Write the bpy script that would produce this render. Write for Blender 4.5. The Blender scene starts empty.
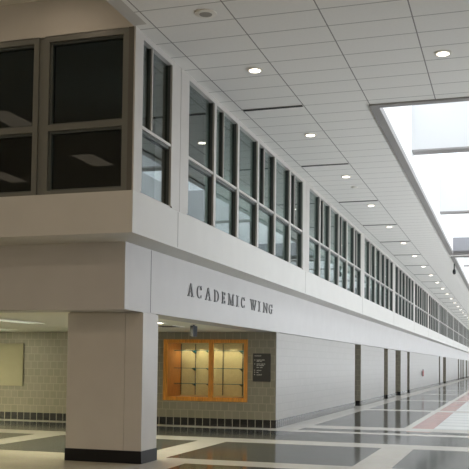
import bpy, bmesh, math, random
from mathutils import Vector, Matrix
random.seed(7)
S = bpy.context.scene
COL = S.collection

# ------------------------------------------------------------------ camera
F_PX, YAW, PITCH, ROLL = 864.0, .3086, .0450, .0118
fw = Vector((-math.sin(YAW)*math.cos(PITCH), math.cos(YAW)*math.cos(PITCH), math.sin(PITCH)))
rt = Vector((math.cos(YAW), math.sin(YAW), 0))
up = rt.cross(fw)
r2 = rt*math.cos(ROLL) + up*math.sin(ROLL)
u2 = up*math.cos(ROLL) - rt*math.sin(ROLL)
cd = bpy.data.cameras.new('camera')
cam = bpy.data.objects.new('camera', cd); COL.objects.link(cam)
cd.sensor_fit = 'HORIZONTAL'; cd.sensor_width = 36; cd.lens = F_PX/469*36
cd.shift_y = 90.1/469     # the photograph is a frame shifted upwards
cd.clip_start = .05; cd.clip_end = 600
cam.matrix_world = Matrix.Translation((0, 0, 1.6)) @ Matrix((r2, u2, -fw)).transposed().to_4x4()
S.camera = cam

# ------------------------------------------------------------------ world, exposure
GROUND, HORIZON, ZENITH = 6.3, 1.9, 2.7      # overcast sky, brightest overhead, over a bright ground added to light the ceiling
w = bpy.data.worlds.new('overcast_sky'); S.world = w; w.use_nodes = True
_n = w.node_tree.nodes; _l = w.node_tree.links
_t = _n.new('ShaderNodeTexCoord'); _s = _n.new('ShaderNodeSeparateXYZ'); _m = _n.new('ShaderNodeMapRange'); _m2 = _n.new('ShaderNodeMapRange'); _a = _n.new('ShaderNodeMath')
_l.new(_t.outputs['Generated'], _s.inputs[0]); _l.new(_s.outputs[2], _m.inputs['Value']); _l.new(_s.outputs[2], _m2.inputs['Value'])
_m.inputs['From Min'].default_value = -.12; _m.inputs['From Max'].default_value = .05
_m.inputs['To Min'].default_value = GROUND; _m.inputs['To Max'].default_value = HORIZON
_m2.inputs['From Min'].default_value = .08; _m2.inputs['From Max'].default_value = .5
_m2.inputs['To Min'].default_value = 0; _m2.inputs['To Max'].default_value = ZENITH-HORIZON
_l.new(_m.outputs[0], _a.inputs[0]); _l.new(_m2.outputs[0], _a.inputs[1]); _l.new(_a.outputs[0], _n['Background'].inputs[1])
_n['Background'].inputs[0].default_value = (.965, .98, 1.0, 1)
S.view_settings.view_transform = 'Standard'; S.view_settings.look = 'None'
S.view_settings.gamma = 1; S.view_settings.use_curve_mapping = False
S.view_settings.exposure = 0.14
S.cycles.use_denoising = True
S.cycles.max_bounces = 14; S.cycles.diffuse_bounces = 7; S.cycles.glossy_bounces = 5
S.cycles.transmission_bounces = 6; S.cycles.transparent_max_bounces = 16
S.cycles.sample_clamp_indirect = 6; S.cycles.caustics_reflective = False; S.cycles.caustics_refractive = False

# skylight layout (y ranges of the openings), x range shared
SX0, SX1 = -2.28, 1.68
SKYL = [(15.83, 37.8), (38.9, 60.9), (62.0, 84.0), (85.1, 107.1), (108.2, 130.2), (131.3, 153.3)]
CZ = 6.38            # main ceiling height
GZ = 8.10            # skylight glazing height
YEND = 166.0

def area(name, loc, sx, sy, power, color, portal=False, rot=(0, 0, 0)):
    l = bpy.data.lights.new(name, 'AREA'); l.shape = 'RECTANGLE'; l.size = sx; l.size_y = sy
    l.energy = power; l.color = color
    o = bpy.data.objects.new(name, l); COL.objects.link(o); o.location = loc; o.rotation_euler = rot
    if portal: l.cycles.is_portal = True
    return o
for i, (a, b) in enumerate(SKYL):
    area('skylight_portal', ((SX0+SX1)/2, (a+b)/2, GZ+.06), SX1-SX0, b-a, 1, (1, 1, 1), portal=True)
area('added_glazing_portal', (5.35, 12+77, 1.75), 3.4, 154, 1, (1, 1, 1), portal=True, rot=(0, math.pi/2, 0))  # portal of the added glazing on the unseen right side
# hall lamps, plus added warm lamps around the camera and in the lobby
WARM = (1, .80, .60)
area('added_rear_light', (-4.5, -7.6, 3.0), 17, 4.5, 200, (1, .84, .68), rot=(math.pi/2, 0, 0))  # added warm light behind the camera; no window is built there
for x, y in ((-10.4, 6.0), (-10.4, 2.1), (-13.8, 6.0), (-13.8, .8)):
    area('hall_troffer', (x, y, 6.88), .6, 1.3, 2.2, WARM)
for x in (-6.1, -8.2, -10.3, -12.4, -14.5):
    area('hall_wall_washer', (x, 10.25, 6.88), .2, .2, 3.5, WARM)
for x, y in ((-2.4, -2), (1.6, -2), (-2.4, 4), (1.6, 4)):
    area('added_corridor_lamp', (x, y, 6.32), .6, .6, 90, WARM)  # added lamps over the camera, to warm the near hall

area('added_upper_room_light', (-7.6, 16+72, 6.40), 1.5, 140, 1500, (.9, 1, .95))  # added lamp that brightens the room behind the side panes

area('added_lobby_lamp', (-7.85, 15.2, 2.39), .5, .8, 55, (1, .93, .62))  # added lamp hidden behind the column to brighten the lobby
area('added_lobby_lamp', (-14.7, 17, 2.39), .6, 3, 230, (1, .93, .62))  # added lamp left of the view, also brightening the lobby

# ------------------------------------------------------------------ materials
def mat(name, col, rough=.6, metal=0, spec=.5, coat=0):
    m = bpy.data.materials.new(name); m.use_nodes = True
    b = m.node_tree.nodes['Principled BSDF']
    b.inputs['Base Color'].default_value = (*col, 1); b.inputs['Roughness'].default_value = rough
    b.inputs['Metallic'].default_value = metal; b.inputs['Specular IOR Level'].default_value = spec
    b.inputs['Coat Weight'].default_value = coat
    return m
def nd(m, t, **kw):
    n = m.node_tree.nodes.new(t)
    for k, v in kw.items(): setattr(n, k, v)
    return n
def lk(m, a, b): m.node_tree.links.new(a, b)
def noisy(name, col, amt=.08, scale=6, rough=.6, detail=3, stretch=(1, 1, 1), **kw):
    m = mat(name, col, rough, **kw); b = m.node_tree.nodes['Principled BSDF']
    g = nd(m, 'ShaderNodeNewGeometry'); mp = nd(m, 'ShaderNodeMapping'); mp.inputs['Scale'].default_value = stretch
    n = nd(m, 'ShaderNodeTexNoise'); n.inputs['Scale'].default_value = scale; n.inputs['Detail'].default_value = detail
    lk(m, g.outputs['Position'], mp.inputs[0]); lk(m, mp.outputs[0], n.inputs['Vector'])
    r = nd(m, 'ShaderNodeValToRGB')
    r.color_ramp.elements[0].position = .3; r.color_ramp.elements[1].position = .7
    r.color_ramp.elements[0].color = (*[max(0, c*(1-amt)) for c in col], 1)
    r.color_ramp.elements[1].color = (*[min(1, c*(1+amt)) for c in col], 1)
    lk(m, n.outputs['Fac'], r.inputs[0]); lk(m, r.outputs[0], b.inputs['Base Color'])
    return m
def tile_mat(name, c1, c2, mortar, bw, bh, off=.5, ms=.012, rough=.35, spec=.5, zoff=0., bump=.0):
    m = mat(name, c1, rough, spec=spec); b = m.node_tree.nodes['Principled BSDF']
    g = nd(m, 'ShaderNodeNewGeometry'); sp = nd(m, 'ShaderNodeSeparateXYZ'); lk(m, g.outputs['Position'], sp.inputs[0])
    ad = nd(m, 'ShaderNodeMath', operation='ADD'); lk(m, sp.outputs[0], ad.inputs[0]); lk(m, sp.outputs[1], ad.inputs[1])
    az = nd(m, 'ShaderNodeMath', operation='ADD'); lk(m, sp.outputs[2], az.inputs[0]); az.inputs[1].default_value = zoff
    cb = nd(m, 'ShaderNodeCombineXYZ'); lk(m, ad.outputs[0], cb.inputs[0]); lk(m, az.outputs[0], cb.inputs[1])
    t = nd(m, 'ShaderNodeTexBrick'); t.offset = off; t.squash = 1
    t.inputs['Scale'].default_value = 1; t.inputs['Brick Width'].default_value = bw; t.inputs['Row Height'].default_value = bh
    t.inputs['Mortar Size'].default_value = ms; t.inputs['Mortar Smooth'].default_value = .1; t.inputs['Bias'].default_value = 0
    t.inputs['Color1'].default_value = (*c1, 1); t.inputs['Color2'].default_value = (*c2, 1); t.inputs['Mortar'].default_value = (*mortar, 1)
    lk(m, cb.outputs[0], t.inputs['Vector']); lk(m, t.outputs['Color'], b.inputs['Base Color'])
    return m
def ceil_mat():
    m = mat('ceiling_tile', (.62, .61, .58), .9, spec=.1); b = m.node_tree.nodes['Principled BSDF']
    g = nd(m, 'ShaderNodeNewGeometry'); sp = nd(m, 'ShaderNodeSeparateXYZ'); lk(m, g.outputs['Position'], sp.inputs[0])
    def line(src, origin, pitch, half):
        a = nd(m, 'ShaderNodeMath', operation='SUBTRACT'); lk(m, src, a.inputs[0]); a.inputs[1].default_value = origin-half
        d = nd(m, 'ShaderNodeMath', operation='FLOORED_MODULO'); lk(m, a.outputs[0], d.inputs[0]); d.inputs[1].default_value = pitch
        c = nd(m, 'ShaderNodeMath', operation='LESS_THAN'); lk(m, d.outputs[0], c.inputs[0]); c.inputs[1].default_value = 2*half
        return c.outputs[0]
    lx = line(sp.outputs[0], -4.80, 1.18, .009); ly = line(sp.outputs[1], 11.82, .5975, .011)
    s2 = nd(m, 'ShaderNodeMath', operation='MULTIPLY'); lk(m, ly, s2.inputs[0]); s2.inputs[1].default_value = .75
    mx = nd(m, 'ShaderNodeMath', operation='MAXIMUM'); lk(m, lx, mx.inputs[0]); lk(m, s2.outputs[0], mx.inputs[1])
    ns = nd(m, 'ShaderNodeTexNoise'); ns.inputs['Scale'].default_value = 30; lk(m, g.outputs['Position'], ns.inputs['Vector'])
    base = nd(m, 'ShaderNodeMixRGB'); base.inputs[1].default_value = (.78, .77, .74, 1); base.inputs[2].default_value = (.83, .82, .79, 1)
    lk(m, ns.outputs['Fac'], base.inputs[0])
    mi = nd(m, 'ShaderNodeMixRGB'); mi.inputs[2].default_value = (.30, .29, .28, 1)
    lk(m, mx.outputs[0], mi.inputs[0]); lk(m, base.outputs[0], mi.inputs[1]); lk(m, mi.outputs[0], b.inputs['Base Color'])
    return m
def glass_mat(name, tint, ior=1.6, rough=0.0):
    m = bpy.data.materials.new(name); m.use_nodes = True; nt = m.node_tree; nt.nodes.clear()
    o = nd(m, 'ShaderNodeOutputMaterial'); mx = nd(m, 'ShaderNodeMixShader')
    t = nd(m, 'ShaderNodeBsdfTransparent'); t.inputs[0].default_value = (*tint, 1)
    g = nd(m, 'ShaderNodeBsdfGlossy'); g.inputs['Roughness'].default_value = rough; g.inputs[0].default_value = (.95, 1, 1, 1)
    fr = nd(m, 'ShaderNodeFresnel')
    ge = nd(m, 'ShaderNodeNewGeometry'); mr = nd(m, 'ShaderNodeMapRange')      # same index from either side of a thin pane
    mr.inputs['To Min'].default_value = ior; mr.inputs['To Max'].default_value = 1/ior
    lk(m, ge.outputs['Backfacing'], mr.inputs['Value']); lk(m, mr.outputs[0], fr.inputs[0])
    lk(m, fr.outputs[0], mx.inputs[0]); lk(m, t.outputs[0], mx.inputs[1]); lk(m, g.outputs[0], mx.inputs[2]); lk(m, mx.outputs[0], o.inputs[0])
    return m
def emit(name, col, st):
    m = bpy.data.materials.new(name); m.use_nodes = True; nt = m.node_tree; nt.nodes.clear()
    o = nd(m, 'ShaderNodeOutputMaterial'); e = nd(m, 'ShaderNodeEmission'); e.inputs[0].default_value = (*col, 1); e.inputs[1].default_value = st
    lk(m, e.outputs[0], o.inputs[0]); return m
def terrazzo(name, col, amt, rough, chip=.12):
    m = mat(name, col, rough, spec=.17); b = m.node_tree.nodes['Principled BSDF']
    g = nd(m, 'ShaderNodeNewGeometry')
    n = nd(m, 'ShaderNodeTexNoise'); n.inputs['Scale'].default_value = 1.3; n.inputs['Detail'].default_value = 6; n.inputs['Roughness'].default_value = .65
    lk(m, g.outputs['Position'], n.inputs['Vector'])
    r = nd(m, 'ShaderNodeValToRGB'); r.color_ramp.elements[0].position = .3; r.color_ramp.elements[1].position = .72
    r.color_ramp.elements[0].color = (*[c*(1-amt) for c in col], 1); r.color_ramp.elements[1].color = (*[min(1, c*(1+amt)) for c in col], 1)
    lk(m, n.outputs['Fac'], r.inputs[0])
    v = nd(m, 'ShaderNodeTexVoronoi'); v.inputs['Scale'].default_value = 45; lk(m, g.outputs['Position'], v.inputs['Vector'])
    h = nd(m, 'ShaderNodeMixRGB', blend_type='OVERLAY'); h.inputs[0].default_value = chip
    lk(m, r.outputs[0], h.inputs[1]); lk(m, v.outputs['Color'], h.inputs[2])
    bw = nd(m, 'ShaderNodeHueSaturation'); bw.inputs['Saturation'].default_value = .8; lk(m, h.outputs[0], bw.inputs['Color'])
    lk(m, bw.outputs[0], b.inputs['Base Color']); return m
def pale_floor(name):
    m = terrazzo(name, (.88, .90, .88), .04, .2); b = m.node_tree.nodes['Principled BSDF']
    src = b.inputs['Base Color'].links[0].from_socket
    g = nd(m, 'ShaderNodeNewGeometry'); sp = nd(m, 'ShaderNodeSeparateXYZ'); lk(m, g.outputs['Position'], sp.inputs[0])
    a = nd(m, 'ShaderNodeMath', operation='SUBTRACT'); lk(m, sp.outputs[1], a.inputs[0]); a.inputs[1].default_value = 22.45
    d = nd(m, 'ShaderNodeMath', operation='FLOORED_MODULO'); lk(m, a.outputs[0], d.inputs[0]); d.inputs[1].default_value = 1.3
    c = nd(m, 'ShaderNodeMath', operation='LESS_THAN'); lk(m, d.outputs[0], c.inputs[0]); c.inputs[1].default_value = .28
    mi = nd(m, 'ShaderNodeMixRGB'); mi.inputs[2].default_value = (.66, .69, .69, 1)
    lk(m, c.outputs[0], mi.inputs[0]); lk(m, src, mi.inputs[1]); lk(m, mi.outputs[0], b.inputs['Base Color']); return m
def wood(name, col):
    return noisy(name, col, .3, 5, .35, 4, (9, 9, .8))

M = {}
M['white'] = noisy('painted_white_panel', (.66, .655, .63), .02, 2, .5)
M['fascia'] = noisy('balcony_fascia_paint', (.58, .57, .54), .02, 2, .5)
M['header'] = noisy('header_paint', (.53, .52, .51), .025, 2, .5)
M['column'] = noisy('column_panel', (.56, .54, .51), .03, 2, .45)
M['bulkhead'] = noisy('bulkhead_paint', (.54, .52, .485), .03, 2, .7)
M['well'] = mat('skylight_well_white', (.86, .87, .87), .7)
M['baffle'] = mat('skylight_baffle_white', (.69, .70, .705), .7)
M['trimgrey'] = mat('skylight_trim_grey', (.30, .29, .28), .5)
M['beamshade'] = mat('skylight_beam_shade_grey', (.30, .30, .32), .6)  # grey stands in for shade on the lower end face
M['ceil'] = ceil_mat()
M['ceilplain'] = mat('plain_ceiling_paint', (.80, .78, .72), .9, spec=.1)
M['lobbyceil'] = mat('lobby_ceiling_paint', (.86, .84, .74), .9, spec=.1)
M['wallback'] = tile_mat('glazed_taupe_tile', (.205, .19, .145), (.235, .215, .17), (.30, .28, .215), .2, .2, .5, .010, .35)
M['wallcorr'] = tile_mat('glazed_pale_grey_tile', (.315, .303, .28), (.33, .317, .294), (.285, .274, .253), .4, .2, .5, .010, .35, spec=.3)
M['basetile'] = tile_mat('black_base_tile', (.012, .012, .013), (.016, .016, .017), (.34, .32, .27), .2, .4, 0, .008, .15, spec=.55, zoff=.1)
M['base'] = mat('black_vinyl', (.008, .008, .009), .5, spec=.25)
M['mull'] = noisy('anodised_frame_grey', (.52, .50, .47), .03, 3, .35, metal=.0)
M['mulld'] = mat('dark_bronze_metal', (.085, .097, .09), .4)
M['cornerpost'] = mat('corner_post_paint', (.10, .095, .082), .4)
M['mullwarm'] = mat('bronze_frame_paint', (.145, .148, .132), .4)
M['glass'] = glass_mat('window_glass', (.62, .68, .68), 1.85)
M['frontglass'] = glass_mat('front_window_glass', (.40, .42, .40), 1.42)
M['skyglass'] = glass_mat('skylight_glass', (.97, .985, 1), 1.2)
M['showglass'] = glass_mat('showcase_glass', (.97, .985, .98), 1.2)
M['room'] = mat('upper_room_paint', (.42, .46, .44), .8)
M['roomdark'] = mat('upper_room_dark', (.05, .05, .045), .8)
M['downl'] = emit('downlight_glow', (1, .90, .76), 7)
M['ring'] = mat('white_trim_ring', (.75, .72, .65), .5)
M['tube'] = emit('fluorescent_glow', (.95, 1, .72), .6)
M['tube_mid'] = emit('fluorescent_glow_mid', (1, .95, .72), 22)
M['tube_strong'] = emit('fluorescent_glow_strong', (1, .93, .62), 44)
M['tubeup'] = emit('upper_room_fluorescent_glow', (.9, .95, .85), .12)
M['slot'] = mat('slot_black', (.01, .01, .01), .7)
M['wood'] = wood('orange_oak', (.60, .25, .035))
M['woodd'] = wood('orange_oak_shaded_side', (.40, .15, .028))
M['caseback'] = noisy('tan_pegboard', (.46, .40, .225), .05, 12, .7)
M['black'] = mat('black_plastic', (.01, .01, .012), .35)
M['darkgrey'] = mat('dark_grey_plastic', (.022, .025, .03), .6, spec=.2)
M['grille'] = mat('beige_grille', (.33, .31, .27), .6)
M['teal'] = mat('teal_glass_edge', (.01, .10, .13), .2)
M['board'] = noisy('beige_board', (.36, .34, .235), .03, 4, .8)
M['white_t'] = mat('white_lettering', (.6, .6, .58), .6)
M['letter'] = mat('brushed_metal_letter', (.21, .21, .21), .45, metal=.2)
M['cream'] = terrazzo('cream_terrazzo', (.72, .69, .61), .05, .16)
M['beige'] = terrazzo('beige_terrazzo', (.62, .57, .44), .08, .25)
M['dark'] = terrazzo('dark_green_grey_terrazzo', (.055, .068, .072), .28, .11)
M['red'] = terrazzo('rose_terrazzo', (.56, .27, .24), .08, .16)
M['pale'] = pale_floor('pale_striped_terrazzo')
M['redpaint'] = mat('red_enamel', (.45, .15, .15), .3)
M['door'] = mat('brown_door', (.16, .12, .08), .5)

# ------------------------------------------------------------------ helpers
class MB:
    def __init__(s): s.bm = bmesh.new()
    def box(s, x0, x1, y0, y1, z0, z1):
        v = [s.bm.verts.new(p) for p in ((x0,y0,z0),(x1,y0,z0),(x1,y1,z0),(x0,y1,z0),(x0,y0,z1),(x1,y0,z1),(x1,y1,z1),(x0,y1,z1))]
        for f in ((0,3,2,1),(4,5,6,7),(0,1,5,4),(1,2,6,5),(2,3,7,6),(3,0,4,7)): s.bm.faces.new([v[i] for i in f])
        return s
    def prism(s, pts, axis, a, b):     # pts in the plane across axis
        def P(p, t): return {'x': (t, p[0], p[1]), 'y': (p[0], t, p[1]), 'z': (p[0], p[1], t)}[axis]
        A = [s.bm.verts.new(P(p, a)) for p in pts]; B = [s.bm.verts.new(P(p, b)) for p in pts]
        n = len(pts); s.bm.faces.new(A); s.bm.faces.new(B[::-1])
        for i in range(n): s.bm.faces.new((A[i], B[i], B[(i+1) % n], A[(i+1) % n]))
        return s
    def lathe(s, prof, c, n=28):       # prof: (r, z) list, axis z
        R = [[s.bm.verts.new((c[0]+r*math.cos(2*math.pi*k/n), c[1]+r*math.sin(2*math.pi*k/n), c[2]+z)) for k in range(n)] for r, z in prof]
        for a, b in zip(R, R[1:]):
            for k in range(n): s.bm.faces.new((a[k], a[(k+1) % n], b[(k+1) % n], b[k]))
        s.bm.faces.new(R[0]); s.bm.faces.new(R[-1][::-1]); return s
    def build(s, name, m, parent=None, bevel=0):
        bmesh.ops.recalc_face_normals(s.bm, faces=s.bm.faces[:])
        if bevel: bmesh.ops.bevel(s.bm, geom=s.bm.edges[:], offset=bevel, segments=2, affect='EDGES', profile=.7)
        me = bpy.data.meshes.new(name); s.bm.to_mesh(me); s.bm.free()
        me.materials.append(M[m] if isinstance(m, str) else m)
        o = bpy.data.objects.new(name, me); COL.objects.link(o)
        if parent:
            o.parent = parent
            o.matrix_parent_inverse = Matrix.Translation(-parent.location)
        return o
def B(*a): return MB().box(*a)
def struct(o): o['kind'] = 'structure'; return o
def tag(o, label, cat, group=None):
    o['label'] = label; o['category'] = cat
    if group: o['group'] = group
    return o
def empty(name, loc, label, cat, group=None):
    o = bpy.data.objects.new(name, None); COL.objects.link(o); o.location = loc; o.empty_display_size = .1
    return tag(o, label, cat, group)
def copy_tree(o, dx):
    r = o.copy(); COL.objects.link(r); r.location = o.location + Vector(dx)
    for ch in list(o.children):
        c = ch.copy(); COL.objects.link(c); c.parent = r; c.matrix_parent_inverse = ch.matrix_parent_inverse.copy()
        for g in ch.children:
            d = g.copy(); COL.objects.link(d); d.parent = c; d.matrix_parent_inverse = g.matrix_parent_inverse.copy()
    return r
ORD = ['nearest','second','third','fourth','fifth','sixth','seventh','eighth','ninth','tenth','eleventh','twelfth','thirteenth','fourteenth','fifteenth','sixteenth','seventeenth','eighteenth','nineteenth','twentieth']

# ------------------------------------------------------------------ structure
XW = -5.55     # corridor wall plane
XF = -5.06     # balcony plane
YF = 11.08     # balcony front plane
HZ = 2.40; YB = 20.9; SOF = 3.43; FT = 4.03   # lobby back wall, balcony soffit and sill heights
#      # header underside
RW = 4.60      # right balcony plane (out of view), RWW right wall
# --- floor: one mesh whose cells carry inlay colours
XC = -.30
def floor_kind(x, y):
    xm = x if x <= XC else 2*XC-x
    if y < 12.97:
        if x < -5.55: return 'beige'
        if x < -4.93: return 'cream'
        return 'cream' if -2.37 < xm < -1.76 else 'dark'
    if y < 13.64: return 'beige' if x < -5.55 else 'cream'
    if y < 16.88: return 'cream' if (-9.95 < xm < -9.3 or -6.15 < xm < -5.53 or -2.37 < xm < -1.76) else 'dark'
    if y < 17.75: return 'cream'
    if y < 20.12: return 'dark'
    if x < XW: return 'cream' if y > 20.25 else 'dark'
    if y < 20.62: return 'cream'
    if xm < -4.93: return 'cream'
    if y < 21.45: return 'red' if (-2.39 < xm < -1.82 and y > 21.2) else 'dark'
    if y < Y0: return 'cream'
    if -2.58 < xm < -2.39: return 'cream'
    t = (y-Y0) % PER
    if t > LN: return 'cream'
    if xm < -2.58: return 'dark'
    if xm < -1.84: return 'red'
    return 'pale'
Y0, PER, LN = 22.45, 9.25, 8.35
xs = [-16.2, -9.95, -9.3, -6.15, -5.55, -5.53, -4.93, -2.58, -2.39, -2.37, -1.84, -1.82, -1.76]
xs = sorted(set(xs + [2*XC-v for v in xs if v > -5.5] + [XC, 6.2]))
ys = [-8.2, 12.97, 13.64, 16.88, 17.75, 20.12, 20.25, 20.62, 21.2, 21.45, Y0]
k = 0
while Y0+PER*k+LN < YEND:
    ys += [Y0+PER*k+LN, Y0+PER*(k+1)]; k += 1
ys = [v for v in ys if v < YEND+.2] + [YEND+.2]
bm = bmesh.new(); fm = ['cream', 'beige', 'dark', 'red', 'pale']
gv = {}
def V(i, j, z):
    if (i, j, z) not in gv: gv[(i, j, z)] = bm.verts.new((xs[i], ys[j], 0 if z else -.2))
    return gv[(i, j, z)]
for i in range(len(xs)-1):
    for j in range(len(ys)-1):
        f = bm.faces.new((V(i,j,1), V(i+1,j,1), V(i+1,j+1,1), V(i,j+1,1)))
        f.material_index = fm.index(floor_kind((xs[i]+xs[i+1])/2, (ys[j]+ys[j+1])/2))
        bm.faces.new((V(i,j,0), V(i,j+1,0), V(i+1,j+1,0), V(i+1,j,0)))
nx, ny = len(xs)-1, len(ys)-1
for i in range(nx):
    bm.faces.new((V(i,0,0), V(i+1,0,0), V(i+1,0,1), V(i,0,1))); bm.faces.new((V(i,ny,1), V(i+1,ny,1), V(i+1,ny,0), V(i,ny,0)))
for j in range(ny):
    bm.faces.new((V(0,j,1), V(0,j+1,1), V(0,j+1,0), V(0,j,0))); bm.faces.new((V(nx,j,0), V(nx,j+1,0), V(nx,j+1,1), V(nx,j,1)))
me = bpy.data.meshes.new('floor'); bm.to_mesh(me); bm.free()
for n in fm: me.materials.append(M[n])
fl = bpy.data.objects.new('floor', me); COL.objects.link(fl); struct(fl)

# --- main ceiling with the skylight openings
ROOF = 7.4
c = MB()
c.box(-4.88, SX0-.17, -8, 15.66, CZ, ROOF)
c.box(SX0-.17, SX1+.17, -8, 15.66, CZ, ROOF)
c.box(SX1+.17, RW, -8, YEND, CZ, ROOF)
c.box(XF-.02, SX0-.17, 15.66, YEND, CZ, ROOF)
c.box(XF-.02, -4.88, YF-.02, 15.66, CZ, ROOF)
prev = None
for (a, b) in SKYL:
    if prev: c.box(SX0-.17, SX1+.17, prev+.17, a-.17, CZ+.02, ROOF)
    prev = b
c.box(SX0-.17, SX1+.17, prev+.17, YEND, CZ, ROOF)
struct(c.build('ceiling', 'ceil'))
struct(B(XF-.02, -4.88, -8, YF-.02, CZ, ROOF).build('trim_1', 'bulkhead'))
struct(B(-16, XF-.02, -8, YF, 6.93, ROOF).build('ceiling', 'ceilplain'))
struct(B(-16, XF-.02, YF+.3, YEND, 6.43, ROOF).build('ceiling', 'room'))
struct(B(RW, 6.0, -8, YEND, CZ, ROOF).build('ceiling', 'ceilplain'))

# --- skylights: trim, well walls, glazing, baffles
for i, (a, b) in enumerate(SKYL):
    t = MB(); g = .17
    t.box(SX0-g, SX0, a-g, b+g, CZ-.03, CZ+.10).box(SX1, SX1+g, a-g, b+g, CZ-.03, CZ+.10)
    t.box(SX0, SX1, a-g, a, CZ-.03, CZ+.10).box(SX0, SX1, b, b+g, CZ-.03, CZ+.10)
    root = struct(t.build('skylight_%d' % (i+1), 'trimgrey'))
    wl = MB(); z0 = CZ+.10
    wl.box(SX0-.12, SX0, a-.12, b+.12, z0, GZ).box(SX1, SX1+.12, a-.12, b+.12, z0, GZ)
    wl.box(SX0, SX1, a-.12, a, z0, GZ).box(SX0, SX1, b, b+.12, z0, GZ)
    wl.build('well_wall', 'well', root)
    B(SX0-.1, SX1+.1, a-.1, b+.1, GZ, GZ+.02).build('glazing', 'skyglass', root)
    first = a+(5.52 if i == 0 else 7.8)
    yb = first
    while yb < b-2:
        bf = B(SX0, SX1, yb, yb+.40, 6.90, GZ-.02).build('baffle', 'baffle', root)
        B(SX0, SX1, yb, yb+.40, 6.86, 6.8995).build('baffle_shade_strip', 'trimgrey', bf)  # grey strip paints the shade on the baffle's underside
        yb += 8.87 if i == 0 else 7.0
    B(SX0, SX1, b-.25, b, CZ+.10, 7.04).build('end_beam', 'beamshade', root)

# --- lobby walls, corridor wall with doorways, header
struct(B(-16, XW-.02, YB, YB+.3, 0, HZ).build('wall_back', 'wallback'))
struct(B(-16.2, -16, -8, YB+.3, 0, ROOF).build('wall_left', 'white'))
NICHES = [(32.42, 33.78), (40.34, 41.66), (44.55, 46.75), (49.84, 51.08), (72.98, 74.3), (77.6, 81.2), (100.4, 102.6), (105.6, 108), (110.2, 113), (119, 122), (129, 132)]
edges = [YB] + [v for n in NICHES for v in n] + [YEND]
wm = MB(); bb = MB()
for k in range(0, len(edges), 2):
    y0, y1 = edges[k], edges[k+1]
    if k == 0: wm.box(XW-.02, XW-.005, YB-.001, YB+.3, 0, HZ-.012); wm.box(-6.2, XW-.005, YB+.3, YB+1.1, 0, HZ-.012); wm.box(-6.6, XW-.005, YB+1.1, y1, 0, HZ-.012)
    else: wm.box(-6.6, XW-.005, y0, y1, 0, HZ-.012)
    # base tile wraps on to the near and far returns of every pier
    ya = y0-.006 if k else YB-.006
    bb.box(XW-.03, XW+.001, ya, y1+.006, 0, .2)
    if k: bb.box(-6.6, XW-.03, ya, y0-.0005, 0, .2)
struct(wm.build('wall_corridor', 'wallcorr'))
# far-side jambs of the doorways are the same taupe tile as the lobby
jm = MB()
for (a, b) in NICHES: jm.box(-6.59, XW-.008, b-.004, b-.0002, .2, HZ-.013)
struct(jm.build('trim_2', 'wallback'))
struct(bb.build('baseboard_corridor', 'basetile'))
struct(B(-16, XW-.02, YB-.015, YB-.001, 0, .2).build('baseboard_back', 'basetile'))
struct(B(-6.8, -6.61, YB+1.1, YEND, 0, HZ).build('wall_recess', 'room'))
for k, (a, b) in enumerate(NICHES):
    d = struct(B(-6.59, -6.53, a+.08, b-.09, .01, 2.2).build('door_%d' % (k+1), 'door'))
    MB().box(-6.53, -6.49, a+.16, a+.2, .95, 1.15).build('door_handle', 'mull', d)
# header beam over lobby opening and corridor wall
h = MB(); h.box(-6.07, XW, 11.92, YEND, HZ, SOF); h.box(-16, -6.07, 11.92, 12.5, HZ, SOF)
struct(h.build('wall_header', 'header'))
s1 = MB(); s1.box(XW-.001, XW+.003, 12.905, 12.92, HZ+.01, SOF-.01)
struct(s1.build('trim_3', 'mulld'))
struct(B(-16, -6.09, 12.51, YB+.3, HZ+.005, HZ+.4).build('ceiling', 'lobbyceil'))

# balcony slab
POSTS = [12.55, 21.6, 30.75, 39.65, 48.5, 57.3] + [57.3+8.85*k for k in range(1, 12)]
bl = MB(); bl.box(-16, XF, YF, YEND, SOF, FT)
struct(bl.build('wall_balcony', 'fascia'))
sm = MB()
for y in [12.82] + [p_+.3 for p_ in POSTS[1:]]: sm.box(XF-.001, XF+.003, y, y+.015, SOF+.02, FT-.02)
struct(sm.build('trim_4', 'trimgrey'))
# bulkhead above the front windows
struct(B(-16, XF-.02, YF, YF+.3, 6.37, 6.93).build('wall_bulkhead', 'bulkhead'))
# hall around the camera, right side of the corridor
struct(B(-16, 6.2, -8.2, -8, 0, ROOF).build('wall_rear', 'white'))
# right side: unseen glazed wall, added to light the ceiling and corridor
rw = MB(); rw.box(6.0, 6.2, -8, 12, 0, ROOF).box(6.0, 6.2, 12, YEND, 3.47, ROOF)
struct(rw.build('wall_right', 'white'))
def curtain(x, y0, y1, z1, n, num):
    p = (y1-y0)/n; m = MB(); m.box(x, x+.12, y0, y1, .06, .12).box(x, x+.12, y0, y1, z1-.06, z1)
    for k in range(n+1): m.box(x, x+.12, y0+k*p-.03, y0+k*p+.03, .12, z1-.06)
    root = struct(m.build('window_%d' % num, 'mull'))
    for k in range(n): B(x+.05, x+.06, y0+k*p+.03, y0+(k+1)*p-.03, .12, z1-.06).build('pane', 'skyglass', root)
curtain(5.1, 12.06, YEND-.05, 3.47, 60, 51)
struct(B(RW, 6.0, 12, YEND, SOF, FT).build('wall_right_balcony', 'fascia'))
struct(B(5.1, 6.0, 11.9, 12.02, 0, 3.47).build('wall_right_return', 'wallcorr'))
struct(B(-16.2, 6.2, YEND, YEND+.2, 0, ROOF).build('wall_far', 'white'))
# upper room behind the windows
struct(B(-9.7, -9.6, 15.6, YEND, FT, 6.43).build('wall_upper_room', 'room'))
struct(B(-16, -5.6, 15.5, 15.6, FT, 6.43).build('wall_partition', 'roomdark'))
struct(B(-16, -5.35, 11.5, 15.5, FT, FT+.02).build('floor', 'roomdark'))

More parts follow.
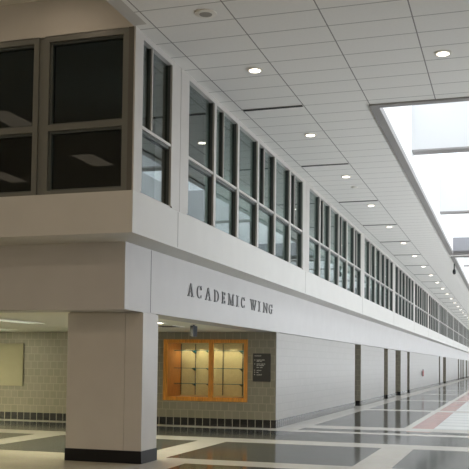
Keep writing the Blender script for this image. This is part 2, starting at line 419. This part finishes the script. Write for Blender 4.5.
# ------------------------------------------------------------------ windows
FR = .15
def side_window(n, y0, y1, cnt, first_split):
    """strip of panes between wide posts on the corridor side"""
    x0, x1 = XF-FR, XF
    gx = XF-.075          # glass plane
    r = MB(); r.box(x0, x1+.0, y0, y1, 6.29, CZ-.001); r.box(x1-.11, x1-.005, y0, y1, 4.985, 5.03); r.box(x0+.03, x1-.03, y0, y1, FT, FT+.03)
    root = struct(r.build('window_%d' % n, 'mull'))
    p = (y1-y0)/cnt
    for k in range(cnt+1):
        yc = y0+k*p
        a, b = yc-.06, yc+.06
        if k == 0: a = yc
        if k == cnt: b = yc
        MB().box(x1-.03, x1+.004, a, b, FT+.03, 6.29).build('mullion', 'mull', root)
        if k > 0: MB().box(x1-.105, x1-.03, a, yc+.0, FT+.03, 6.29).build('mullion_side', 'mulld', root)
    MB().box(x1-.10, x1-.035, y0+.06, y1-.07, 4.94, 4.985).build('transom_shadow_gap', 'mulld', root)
    for k in range(cnt):
        ya, yb = y0+k*p+.06, y0+(k+1)*p-.06
        if k == 0: ya = y0
        split = (k % 2 == (0 if first_split else 1))
        MB().box(gx-.008, gx, ya, yb, FT+.03, 4.94).build('pane', 'glass', root)
        if split:
            ym = ya+(yb-ya)*.40
            MB().box(gx-.008, gx, ya, yb, 5.03, 6.29).build('pane', 'glass', root)
            MB().box(x1-.045, x1-.02, ym-.03, ym, 5.03, 6.29).build('sash_mullion', 'mull', root)
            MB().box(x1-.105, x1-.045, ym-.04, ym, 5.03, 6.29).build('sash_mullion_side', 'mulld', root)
        else:
            MB().box(gx-.008, gx, ya, yb, 5.03, 6.29).build('pane', 'glass', root)
side_window(1, 11.30, 12.55, 1, True)
posts = [(p_, p_+.64) for p_ in POSTS]
pm = MB()
for a, b in posts:
    mid = (a+b)/2
    pm.box(XF-.3, XF+.004, a, mid-.008, FT, CZ); pm.box(XF-.3, XF+.004, mid+.008, b, FT, CZ); pm.box(XF-.3, XF-.015, mid-.008, mid+.008, FT, CZ)
struct(pm.build('trim_5', 'mull'))
struct(B(XF-.10, XF+.004, YF, 11.30, FT, CZ).build('trim_6', 'mull'))
struct(B(XF-.10, XF-.02, YF-.003, YF-.0001, FT, CZ).build('trim_7', 'cornerpost'))
for i in range(len(posts)-1):
    side_window(i+2, posts[i][1], posts[i+1][0], 6, False)
# front windows
wn = 30
xr = -5.16
while xr > -15:
    xl = xr-1.36
    r = MB(); y0, y1 = YF, YF+.14
    fw_ = .085
    r.box(xl-.0, xr, y0, y1, 6.29, 6.38); r.box(xl, xr, y0, y1, FT, FT+.05)
    r.box(xl, xl+fw_, y0, y1, FT+.05, 6.29); r.box(xr-fw_, xr, y0, y1, FT+.05, 6.29)
    r.box(xl+fw_, xr-fw_, y0, y1, 4.965, 5.055)
    root = struct(r.build('window_%d' % wn, 'mullwarm')); wn += 1
    f2 = MB()
    for za, zb in ((FT+.05, 4.965), (5.055, 6.29)):
        f2.box(xl+fw_, xl+fw_+.03, y0+.05, y1, za, zb).box(xr-fw_-.03, xr-fw_, y0+.05, y1, za, zb)
        f2.box(xl+fw_+.03, xr-fw_-.03, y0+.05, y1, zb-.03, zb).box(xl+fw_+.03, xr-fw_-.03, y0+.05, y1, za, za+.03)
        MB().box(xl+fw_+.03, xr-fw_-.03, y0+.09, y0+.10, za+.03, zb-.03).build('pane', 'frontglass', root)
    f2.build('glazing_bead', 'mulld', root)
    if xr > -14: struct(B(xl-.09, xl, y0+.03, y1, FT, 6.38).build('trim_8', 'mullwarm'))
    xr = xl-.09
# ------------------------------------------------------------------ column
col = empty('square_column', (-6.2, 12.9, 0), 'square panelled grey-brown column on a black base at the corner of the lobby opening', 'column')
cm = MB(); cm.box(-6.87, -5.848, 12.6, 13.22, .2, HZ-.015).box(-5.838, XW+.012, 12.6, 13.22, .2, HZ-.015).box(-5.848, -5.838, 12.612, 13.22, .2, HZ-.015).box(-6.85, XW-.01, 12.62, 13.18, HZ-.015, HZ)
cm.build('shaft', 'column', col)
B(-6.88, XW+.020, 12.59, 13.23, 0, .2).build('plinth', 'base', col)

# ------------------------------------------------------------------ lettering on the header
def letter(ch, y0, y1, z0, z1, parent):
    W = y1-y0; H = z1-z0; st = min(.046, W*.24); th = .02; x0, x1 = XW+.004, XW+.022
    m = MB()
    def q(*pts): m.prism([(y0+u*W, z0+v*H) for u, v in pts], 'x', x0, x1)
    def bar(ua, ub, va, vb): q((ua, va), (ub, va), (ub, vb), (ua, vb))
    s = st/W; t = th/H
    def serif(u, v, wd=.0):
        e = s*.75; bar(u-e, u+e, v if v < .5 else v-t, v+t if v < .5 else v)
    def stem(u): bar(u-s/2, u+s/2, 0, 1); serif(u, 0); serif(u, 1)
    if ch == 'I': m.box(x0, x1, (y0+y1)/2-.03, (y0+y1)/2+.03, z0, z1); m.box(x0, x1, y0, y1, z0, z0+th); m.box(x0, x1, y0, y1, z1-th, z1)
    if ch == 'A':
        q((.05, 0), (.05+s*.6, 0), (.56, 1), (.44, 1)); q((.95-s, 0), (.95, 0), (.60, 1), (.42, 1)); bar(.25, .78, .32, .32+t)
        bar(-.05, .28, 0, t); bar(.62, 1.05, 0, t)
    if ch in 'CG':
        n = 14; cx, cy = .54, .5
        outer = []; inner = []
        for i in range(n+1):
            a = math.radians(48 + i*(264/n))
            outer.append((cx+.52*math.cos(a), cy+.5*math.sin(a))); inner.append((cx+.02+(.52-s*.85)*math.cos(a), cy+(.5-t)*math.sin(a)))
        for i in range(n): q(outer[i], outer[i+1], inner[i+1], inner[i])
        bar(.84, .94, .68, 1.0)
        if ch == 'G': bar(.72, .72+s*.8, 0.04, .45); bar(.6, 1.06, .42, .42+t)
        else: bar(.84, .92, .05, .26)
    if ch == 'D':
        stem(.18); n = 12
        for i in range(n):
            a0, a1 = math.radians(-90+i*180/n), math.radians(-90+(i+1)*180/n)
            f = lambda a, rx, ry: (.3+rx*math.cos(a), .5+ry*math.sin(a))
            q(f(a0, .66, .5), f(a1, .66, .5), f(a1, .66-s, .5-t), f(a0, .66-s, .5-t))
        bar(.0, .32, 0, t); bar(.0, .32, 1-t, 1)
    if ch == 'E':
        bar(.14, .14+s, 0, 1); bar(0, 1, 0, t); bar(0, 1, 1-t, 1); bar(.14, .7, .47, .47+t); bar(.85, 1, 0, .28); bar(.85, 1, .74, 1); bar(.66, .76, .38, .62)
    if ch == 'M':
        bar(.08, .16, 0, 1); bar(.92-s, .92, 0, 1); q((.1, 1), (.1+s, 1), (.56, 0), (.47, 0)); q((.92-s, 1), (.92, 1), (.55, 0), (.47, 0))
        bar(-.05, .26, 0, t); bar(.68, 1.04, 0, t); bar(-.03, .2, 1-t, 1); bar(.8, 1.04, 1-t, 1)
    if ch == 'N':
        bar(.12, .22, 0, 1); bar(.84, .94, 0, 1); q((.08, 1), (.08+s, 1), (.94, 0), (.94-s*.6, 0)); bar(-.04, .36, 0, t); bar(.68, 1.1, 1-t, 1); bar(-.04, .2, 1-t, 1)
    if ch == 'W':
        q((.04, 1), (.04+s, 1), (.36, 0), (.27, 0)); q((.46, 1), (.54, 1), (.36, 0), (.28, 0)); q((.40, 1), (.40+s, 1), (.72, 0), (.64, 0)); q((.90, 1), (.97, 1), (.73, 0), (.65, 0))
        bar(-.04, .25, 1-t, 1); bar(.34, .62, 1-t, 1); bar(.8, 1.06, 1-t, 1)
    m.build('letter_'+ch.lower(), 'letter', parent)
sg = empty('wall_lettering', (XW, 17.5, 2.81), 'raised dark metal serif letters reading ACADEMIC WING on the grey header', 'sign')
LET = [('A',14.59,14.87),('C',15.05,15.31),('A',15.53,15.84),('D',16.04,16.34),('E',16.52,16.72),('M',16.94,17.32),('I',17.48,17.65),('C',17.83,18.09),
       ('W',18.53,19.0),('I',19.16,19.36),('N',19.60,19.96),('G',20.09,20.42)]
for ch, a, b in LET: letter(ch, a, b, 2.81, 3.05, sg)

# ------------------------------------------------------------------ display case in the lobby wall
CX0, CX1, CZ0, CZ1 = -8.58, -6.30, .63, 2.21
case = empty('display_case', ((CX0+CX1)/2, YB, CZ0), 'orange oak display case with lit glass shelves in the lobby tile wall', 'display case')
# the case is a deep wooden box behind the wall plane; the tile wall is cut round it below
D = .95
f = MB(); yo = YB-.04
f.box(CX0, CX1, yo, YB+.02, CZ1-.09, CZ1).box(CX0, CX1, yo, YB+.02, CZ0, CZ0+.10).box(CX0, CX0+.11, yo, YB+.02, CZ0+.1, CZ1-.09).box(CX1-.09, CX1, yo, YB+.02, CZ0+.1, CZ1-.09)
f.build('frame', 'wood', case)
B(-7.335, -7.22, yo, YB+.03, CZ0+.10, CZ1-.09).build('centre_stile', 'wood', case)
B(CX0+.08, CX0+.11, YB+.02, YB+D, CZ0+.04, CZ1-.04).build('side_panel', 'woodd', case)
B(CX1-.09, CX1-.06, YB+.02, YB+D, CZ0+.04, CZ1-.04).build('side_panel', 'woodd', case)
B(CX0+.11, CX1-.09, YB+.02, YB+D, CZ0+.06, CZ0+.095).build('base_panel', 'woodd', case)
B(CX0+.11, CX1-.09, YB+.02, YB+D, CZ1-.08, CZ1-.045).build('top_panel', 'caseback', case)
B(CX0+.08, CX1-.06, YB+D, YB+D+.03, CZ0+.04, CZ1-.04).build('back_panel', 'caseback', case)
def onback(px):  # helper table: x of the standards on the back panel
    return px
STD = [-8.46, -8.05, -7.64, -7.27, -6.72]
for sx in STD:
    B(sx-.008, sx+.008, YB+D-.015, YB+D-.001, CZ0+.12, CZ1-.1).build('shelf_standard', 'black', case)
for (xa, xb) in ((CX0+.13, -7.29), (-7.26, CX1-.11)):
    for z in (1.055, 1.46, 1.92):
        sh = B(xa, xb, YB+.40, YB+D-.03, z, z+.010).build('shelf', 'showglass', case)
        B(xa, xb, YB+.39, YB+.40, z-.002, z+.012).build('shelf_edge', 'teal', sh)
        for sx in STD:
            if xa < sx < xb:
                MB().prism([(YB+D-.02, z), (YB+.66, z), (YB+D-.02, z-.07)], 'x', sx-.02, sx+.02).build('bracket', 'teal', sh)
for xa, xb in ((CX0+.11, -7.335), (-7.22, CX1-.09)):
    xm = (xa+xb)/2
    B(xa, xb, YB+.035, YB+.041, CZ0+.10, CZ1-.09).build('sliding_glass', 'showglass', case)
def spot(name, loc, power, col, size=1.3, blend=.6, r=.03, rot=(0, 0, 0)):
    l = bpy.data.lights.new(name, 'SPOT'); l.energy = power; l.color = col; l.spot_size = size; l.spot_blend = blend; l.shadow_soft_size = r
    o = bpy.data.objects.new(name, l); COL.objects.link(o); o.location = loc; o.rotation_euler = rot; return o
for sx in (-8.25, -7.85, -7.46, -6.98, -6.5):
    spot('case_spot', (sx, YB+.68, CZ1-.10), 10, (1, .86, .55), 1.9, .3, .02, (math.radians(12), 0, 0))

for cx_ in (-7.9, -6.8):
    area('added_case_fill', (cx_, YB+.10, CZ1-.086), .8, .10, 5, (1, .86, .58), rot=(math.radians(25), 0, 0))  # added fill tucked behind the frame to even out the case lighting

# directory sign
sgn = empty('directory_sign', (-5.93, YB, 1.155), 'black wall sign with small white directory text beside the oak display case', 'sign')
B(-6.155, -5.70, YB-.03, YB-.002, 1.155, 1.86).build('panel', 'black', sgn)
def text_row(x0, z, words, h=.022):
    x = x0
    for wl_ in words:
        m = MB(); xs0 = x
        for k in range(wl_):
            hh = h*random.choice((1, 1, .7, .75)); m.box(x, x+.010, YB-.032, YB-.0301, z, z+hh)
            x += .018
        m.box(xs0, x-.008, YB-.0315, YB-.0302, z, z+.005)
        m.build('text_word', 'white_t', sgn)
        x += .014
text_row(-6.115, 1.79, (10,), .020)
for z, ws in ((1.685, (6, 5)), (1.655, (4, 3)), (1.585, (5, 4, 2)), (1.55, (3, 7)), (1.50, (4, 4)), (1.425, (7,)), (1.375, (3,)), (1.315, (8,))):
    text_row(-6.055, z, ws)
for z in (1.685, 1.585, 1.43, 1.378, 1.318): B(-6.117, -6.097, YB-.032, YB-.0301, z, z+.02).build('row_marker', 'white_t', sgn)

# beige board at left
bd = empty('wall_board', (-13.8, YB, .92), 'large beige framed board on the lobby tile wall at far left', 'board')
B(-14.58, -12.75, YB-.035, YB-.002, .94, 2.06).build('panel', 'board', bd)
b2 = MB(); b2.box(-14.60, -12.73, YB-.045, YB-.002, .92, .945).box(-14.60, -12.73, YB-.045, YB-.002, 2.055, 2.08).box(-12.755, -12.73, YB-.045, YB-.002, .945, 2.055).box(-14.60, -14.575, YB-.045, YB-.002, .945, 2.055)
b2.build('frame', 'board', bd)

# hanging box under the lobby ceiling
hb = empty('hanging_box', (-6.34, 17.07, HZ), 'small black box hanging from the lobby ceiling in front of the display case', 'ceiling device')
B(-6.37, -6.31, 16.95, 17.2, HZ-.24, HZ-.02).build('housing', 'darkgrey', hb)
B(-6.372, -6.308, 16.94, 16.95, HZ-.245, HZ-.018).build('end_cap', 'black', hb)
MB().lathe([(.02, -.02), (.02, 0), (.05, .001), (.05, .005)], (-6.34, 17.07, HZ)).build('mount', 'black', hb)

# lobby ceiling lights
def lobby_light(x0, x1, y0, y1, label, gm='tube'):
    z = HZ+.005
    o = empty('lobby_light', ((x0+x1)/2, (y0+y1)/2, z), label, 'ceiling light', 'recessed strip lights in the lobby ceiling')
    m = MB(); e = .03
    m.box(x0-e, x1+e, y0-e, y0, z-.015, z-.0005).box(x0-e, x1+e, y1, y1+e, z-.015, z-.0005).box(x0-e, x0, y0, y1, z-.015, z-.0005).box(x1, x1+e, y0, y1, z-.015, z-.0005)
    m.build('frame', 'ring', o); B(x0, x1, y0, y1, z-.008, z-.001).build('diffuser', gm, o); return o
lobby_light(-9.68, -9.38, 13.2, 16.1, 'pale green-white strip light in the lobby ceiling, left of the column')
lobby_light(-12.5, -12.2, 16.6, 19.6, 'pale strip light in the lobby ceiling nearest the beige board')
lobby_light(-6.95, -6.65, 13.9, 16.2, 'strip light in the lobby ceiling between the column and the display case', 'tube_mid')
dg = empty('lobby_diffuser', (-7.1, 17.5, HZ+.005), 'flat grey air diffuser in the lobby ceiling right of the column', 'vent')
B(-7.35, -6.85, 17.15, 17.85, HZ-.012, HZ+.0045).build('frame', 'ring', dg)
for k in range(4): B(-7.3, -6.9, 17.25+.13*k, 17.33+.13*k, HZ-.018, HZ-.0121).build('slat', 'slot', dg)

# ------------------------------------------------------------------ ceiling fittings
def make_downlight(x, y):
    o = empty('recessed_downlight', (x, y, CZ), '', 'ceiling light')
    MB().lathe([(.135, 0), (.135, -.012), (.10, -.02), (.10, -.001)], (x, y, CZ)).build('trim_ring', 'ring', o)
    MB().lathe([(.085, -.018), (.085, -.022)], (x, y, CZ)).build('lens', 'downl', o)
    return o
LY = [13.29+4.127*k for k in range(0, 34)]
d0 = make_downlight(-3.94, LY[0])
for i, y in enumerate(LY):
    o = d0 if i == 0 else copy_tree(d0, (0, y-LY[0], 0))
    o['group'] = 'recessed downlights in the row above the balcony windows'
    o['label'] = ('glowing round downlight, %s in the ceiling row above the balcony windows' % ORD[i]) if i < 14 else 'tiny glowing downlight at the far end of the ceiling row'
o = copy_tree(d0, (2.98, 0.05, 0)); o['label'] = 'glowing round downlight in front of the skylight opening at upper right'
o['group'] = 'recessed downlights in the row above the balcony windows'; del o['group']
def make_slot(y):
    o = empty('linear_diffuser', (-4.21, y, CZ), '', 'vent')
    B(-4.80, -3.62, y-.055, y+.055, CZ-.006, CZ-.0005).build('frame', 'mull', o)
    B(-4.78, -3.64, y-.042, y+.042, CZ-.012, CZ-.0061).build('slot', 'slot', o); return o
SYL = [15.40, 20.18, 24.96] + [LY[k]-.43 for k in range(4, 33)]
s0 = make_slot(SYL[0])
for i, y in enumerate(SYL):
    o = s0 if i == 0 else copy_tree(s0, (0, y-SYL[0], 0))
    o['group'] = 'linear air diffusers along the balcony windows'
    o['label'] = ('thin black linear ceiling diffuser, %s along the balcony windows' % ORD[i]) if i < 12 else 'thin dark linear diffuser at the far end of the ceiling'
sp_ = empty('ceiling_speaker', (-3.95, 10.93, CZ), 'round unlit ceiling speaker with grey grille at the top of the picture', 'speaker')
MB().lathe([(.15, 0), (.15, -.012), (.09, -.02), (.09, -.001)], (-3.95, 10.93, CZ)).build('trim_ring', 'ring', sp_)
MB().lathe([(.088, -.012), (.088, -.018)], (-3.95, 10.93, CZ)).build('grille', 'grille', sp_)
sd = empty('smoke_detector', (-3.96, 22.9, CZ), 'small round smoke detector on the ceiling between two downlights', 'smoke detector')
MB().lathe([(.09, 0), (.09, -.02), (.06, -.035), (.02, -.04)], (-3.96, 22.9, CZ)).build('housing', 'ceilplain', sd)
sc_ = empty('security_camera', (-2.44, 41.3, CZ), 'small black security camera hanging beside the skylight edge', 'camera')
B(-2.48, -2.42, 41.25, 41.35, 6.1, CZ-.0005).build('stem', 'mulld', sc_)
MB().lathe([(.05, .24), (.07, .2), (.08, .1), (.06, .03), (.02, 0)], (-2.45, 41.3, 5.86)).build('dome', 'black', sc_)
# fire extinguisher on the far wall
fe = empty('fire_extinguisher', (XW+.09, 58.3, .9), 'small red fire extinguisher mounted on the pale corridor wall', 'fire extinguisher')
MB().lathe([(.04, 0), (.055, .02), (.055, .30), (.035, .38), (.03, .40)], (XW+.09, 58.3, .9)).build('cylinder', 'redpaint', fe)
MB().lathe([(.03, .40), (.03, .44), (.02, .46)], (XW+.09, 58.3, .9)).build('valve', 'black', fe)
B(XW-.004, XW+.012, 58.25, 58.35, .96, 1.26).build('bracket', 'black', fe)
# cut the tile wall for the case
wb = bpy.data.objects['wall_back']
bm = bmesh.new()
def bx(x0, x1, y0, y1, z0, z1):
    v = [bm.verts.new(p) for p in ((x0,y0,z0),(x1,y0,z0),(x1,y1,z0),(x0,y1,z0),(x0,y0,z1),(x1,y0,z1),(x1,y1,z1),(x0,y1,z1))]
    for q_ in ((0,3,2,1),(4,5,6,7),(0,1,5,4),(1,2,6,5),(2,3,7,6),(3,0,4,7)): bm.faces.new([v[i] for i in q_])
bx(-16, CX0+.07, YB, YB+.3, 0, HZ); bx(CX1-.05, XW-.02, YB, YB+.3, 0, HZ)
bx(CX0+.07, CX1-.05, YB, YB+.3, 0, CZ0+.03); bx(CX0+.07, CX1-.05, YB, YB+.3, CZ1-.03, HZ)
bm.to_mesh(wb.data); bm.free()
